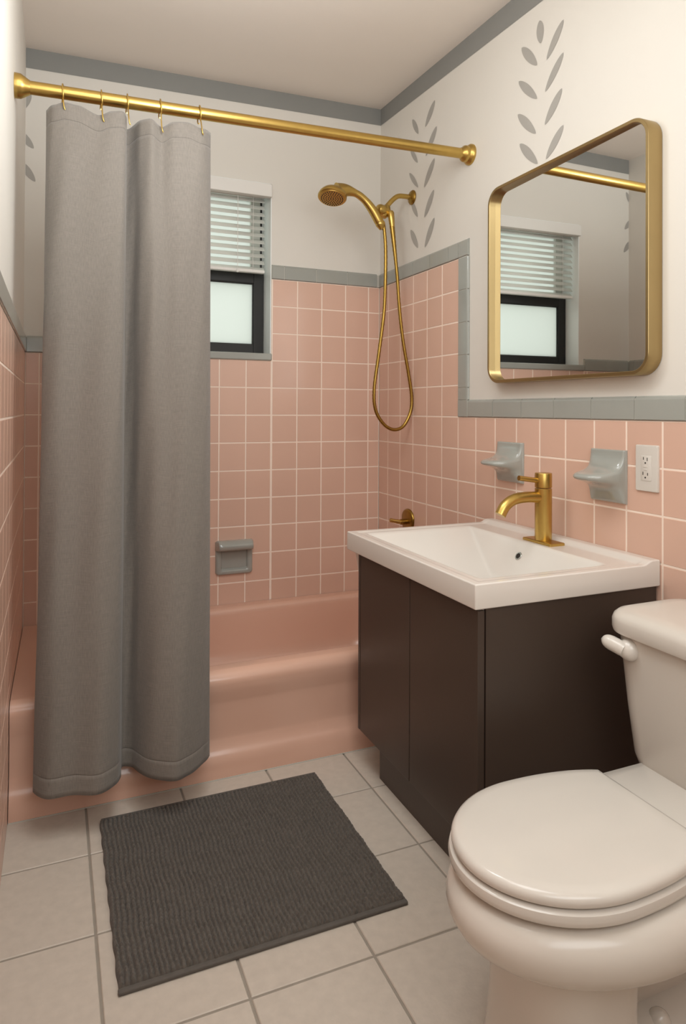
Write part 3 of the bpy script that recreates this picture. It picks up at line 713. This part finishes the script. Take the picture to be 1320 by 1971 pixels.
box('hem', RX0+.003, RX1-.003, RY1-.003, RY1+.005, .0005, .0125, M['hem'], rug, .002, 2)

# small pieces that belong to one part of their thing become its sub-parts
def kids(o, nm): return [c for c in o.children if c.name.split('.')[0] == nm]
def under(o, part, *names):
    p = kids(o, part)[0]
    for nm in names:
        for c in kids(o, nm): c.parent = p; c.matrix_parent_inverse = Matrix.Identity(4)
bpy.context.view_layer.update()
under(toi, 'tank', 'tank_lid', 'flush_lever_hub', 'flush_lever'); under(toi, 'lid', 'hinge'); under(toi, 'foot_flange', 'bolt_cap')
under(hand, 'head_shell', 'spray_face', 'spray_nozzles'); under(hand, 'hose', 'hose_nut', 'hose_collar')
under(arm, 'pipe', 'flange'); under(valve, 'stem', 'lever'); under(ol, 'socket_face', 'slot', 'ground_hole', 'test_button')
under(blind, 'pull_cord', 'cord_tassel'); under(mi, 'frame', 'mirror_glass'); under(fa, 'handle_cap', 'lever')
p_lo, p_up = kids(window, 'pane'); 
for c, q in ((p_lo, 'lower_sash'), (p_up, 'upper_sash')): c.parent = kids(window, q)[0]; c.matrix_parent_inverse = Matrix.Identity(4)
under(window, 'lower_sash', 'sash_bead'); under(window, 'upper_sash', 'sash_gap_strip')

# ------------------------------------------------------------------ light
def area(name, loc, rot, size, power, color, sy=None):
    l = bpy.data.lights.new(name, 'AREA'); l.energy = power; l.color = color; l.size = size
    if sy: l.shape = 'RECTANGLE'; l.size_y = sy
    o = bpy.data.objects.new(name, l); COL.objects.link(o); o.location = loc; o.rotation_euler = rot; return o
pl_ = bpy.data.lights.new('ceiling_lamp', 'POINT'); pl_.energy = 10; pl_.color = (.945, 1, 1.02); pl_.shadow_soft_size = .14
po = bpy.data.objects.new('ceiling_lamp', pl_); COL.objects.link(po); po.location = (.52, -1.3, 1.98)
area('front_fill', (.60, -3.12, 1.75), (math.radians(98),0,math.radians(2)), 1.1, 13, (.945, 1, 1.02), 1.2)  # unseen fill light added before the closed front wall; no doorway is built
area('overhead_fill', (.50, -1.7, 2.40), (math.radians(14),0,0), .8, 13, (.945, 1, 1.02), 1.3)  # unseen area light added under the ceiling to even out the overhead light
w = bpy.data.worlds.new('w'); sc.world = w; w.use_nodes = True
w.node_tree.nodes['Background'].inputs[0].default_value = (.93, .97, 1, 1); w.node_tree.nodes['Background'].inputs[1].default_value = 1.35

# ------------------------------------------------------------------ camera
cam = bpy.data.cameras.new('camera'); co = bpy.data.objects.new('camera', cam); COL.objects.link(co)
yaw, roll, pitch, f, py = .4034, .0049, -.0092, 1302.3, 777.6
Fv = Vector((math.sin(yaw)*math.cos(pitch), math.cos(yaw)*math.cos(pitch), -math.sin(pitch)))
Rv = Vector((math.cos(yaw), -math.sin(yaw), 0)); Uv = Rv.cross(Fv)
R2 = Rv*math.cos(roll)+Uv*math.sin(roll); U2 = R2.cross(Fv)
mw = Matrix((R2, U2, -Fv)).transposed().to_4x4(); mw.translation = (.1102, -2.8638, 1.0885)
co.matrix_world = mw
cam.sensor_width = 36; cam.lens = f/1971*36; cam.shift_y = (py-985.5)/1971; cam.clip_start = .02
sc.camera = co
sc.view_settings.view_transform = 'Standard'; sc.view_settings.look = 'None'; sc.view_settings.exposure = .07
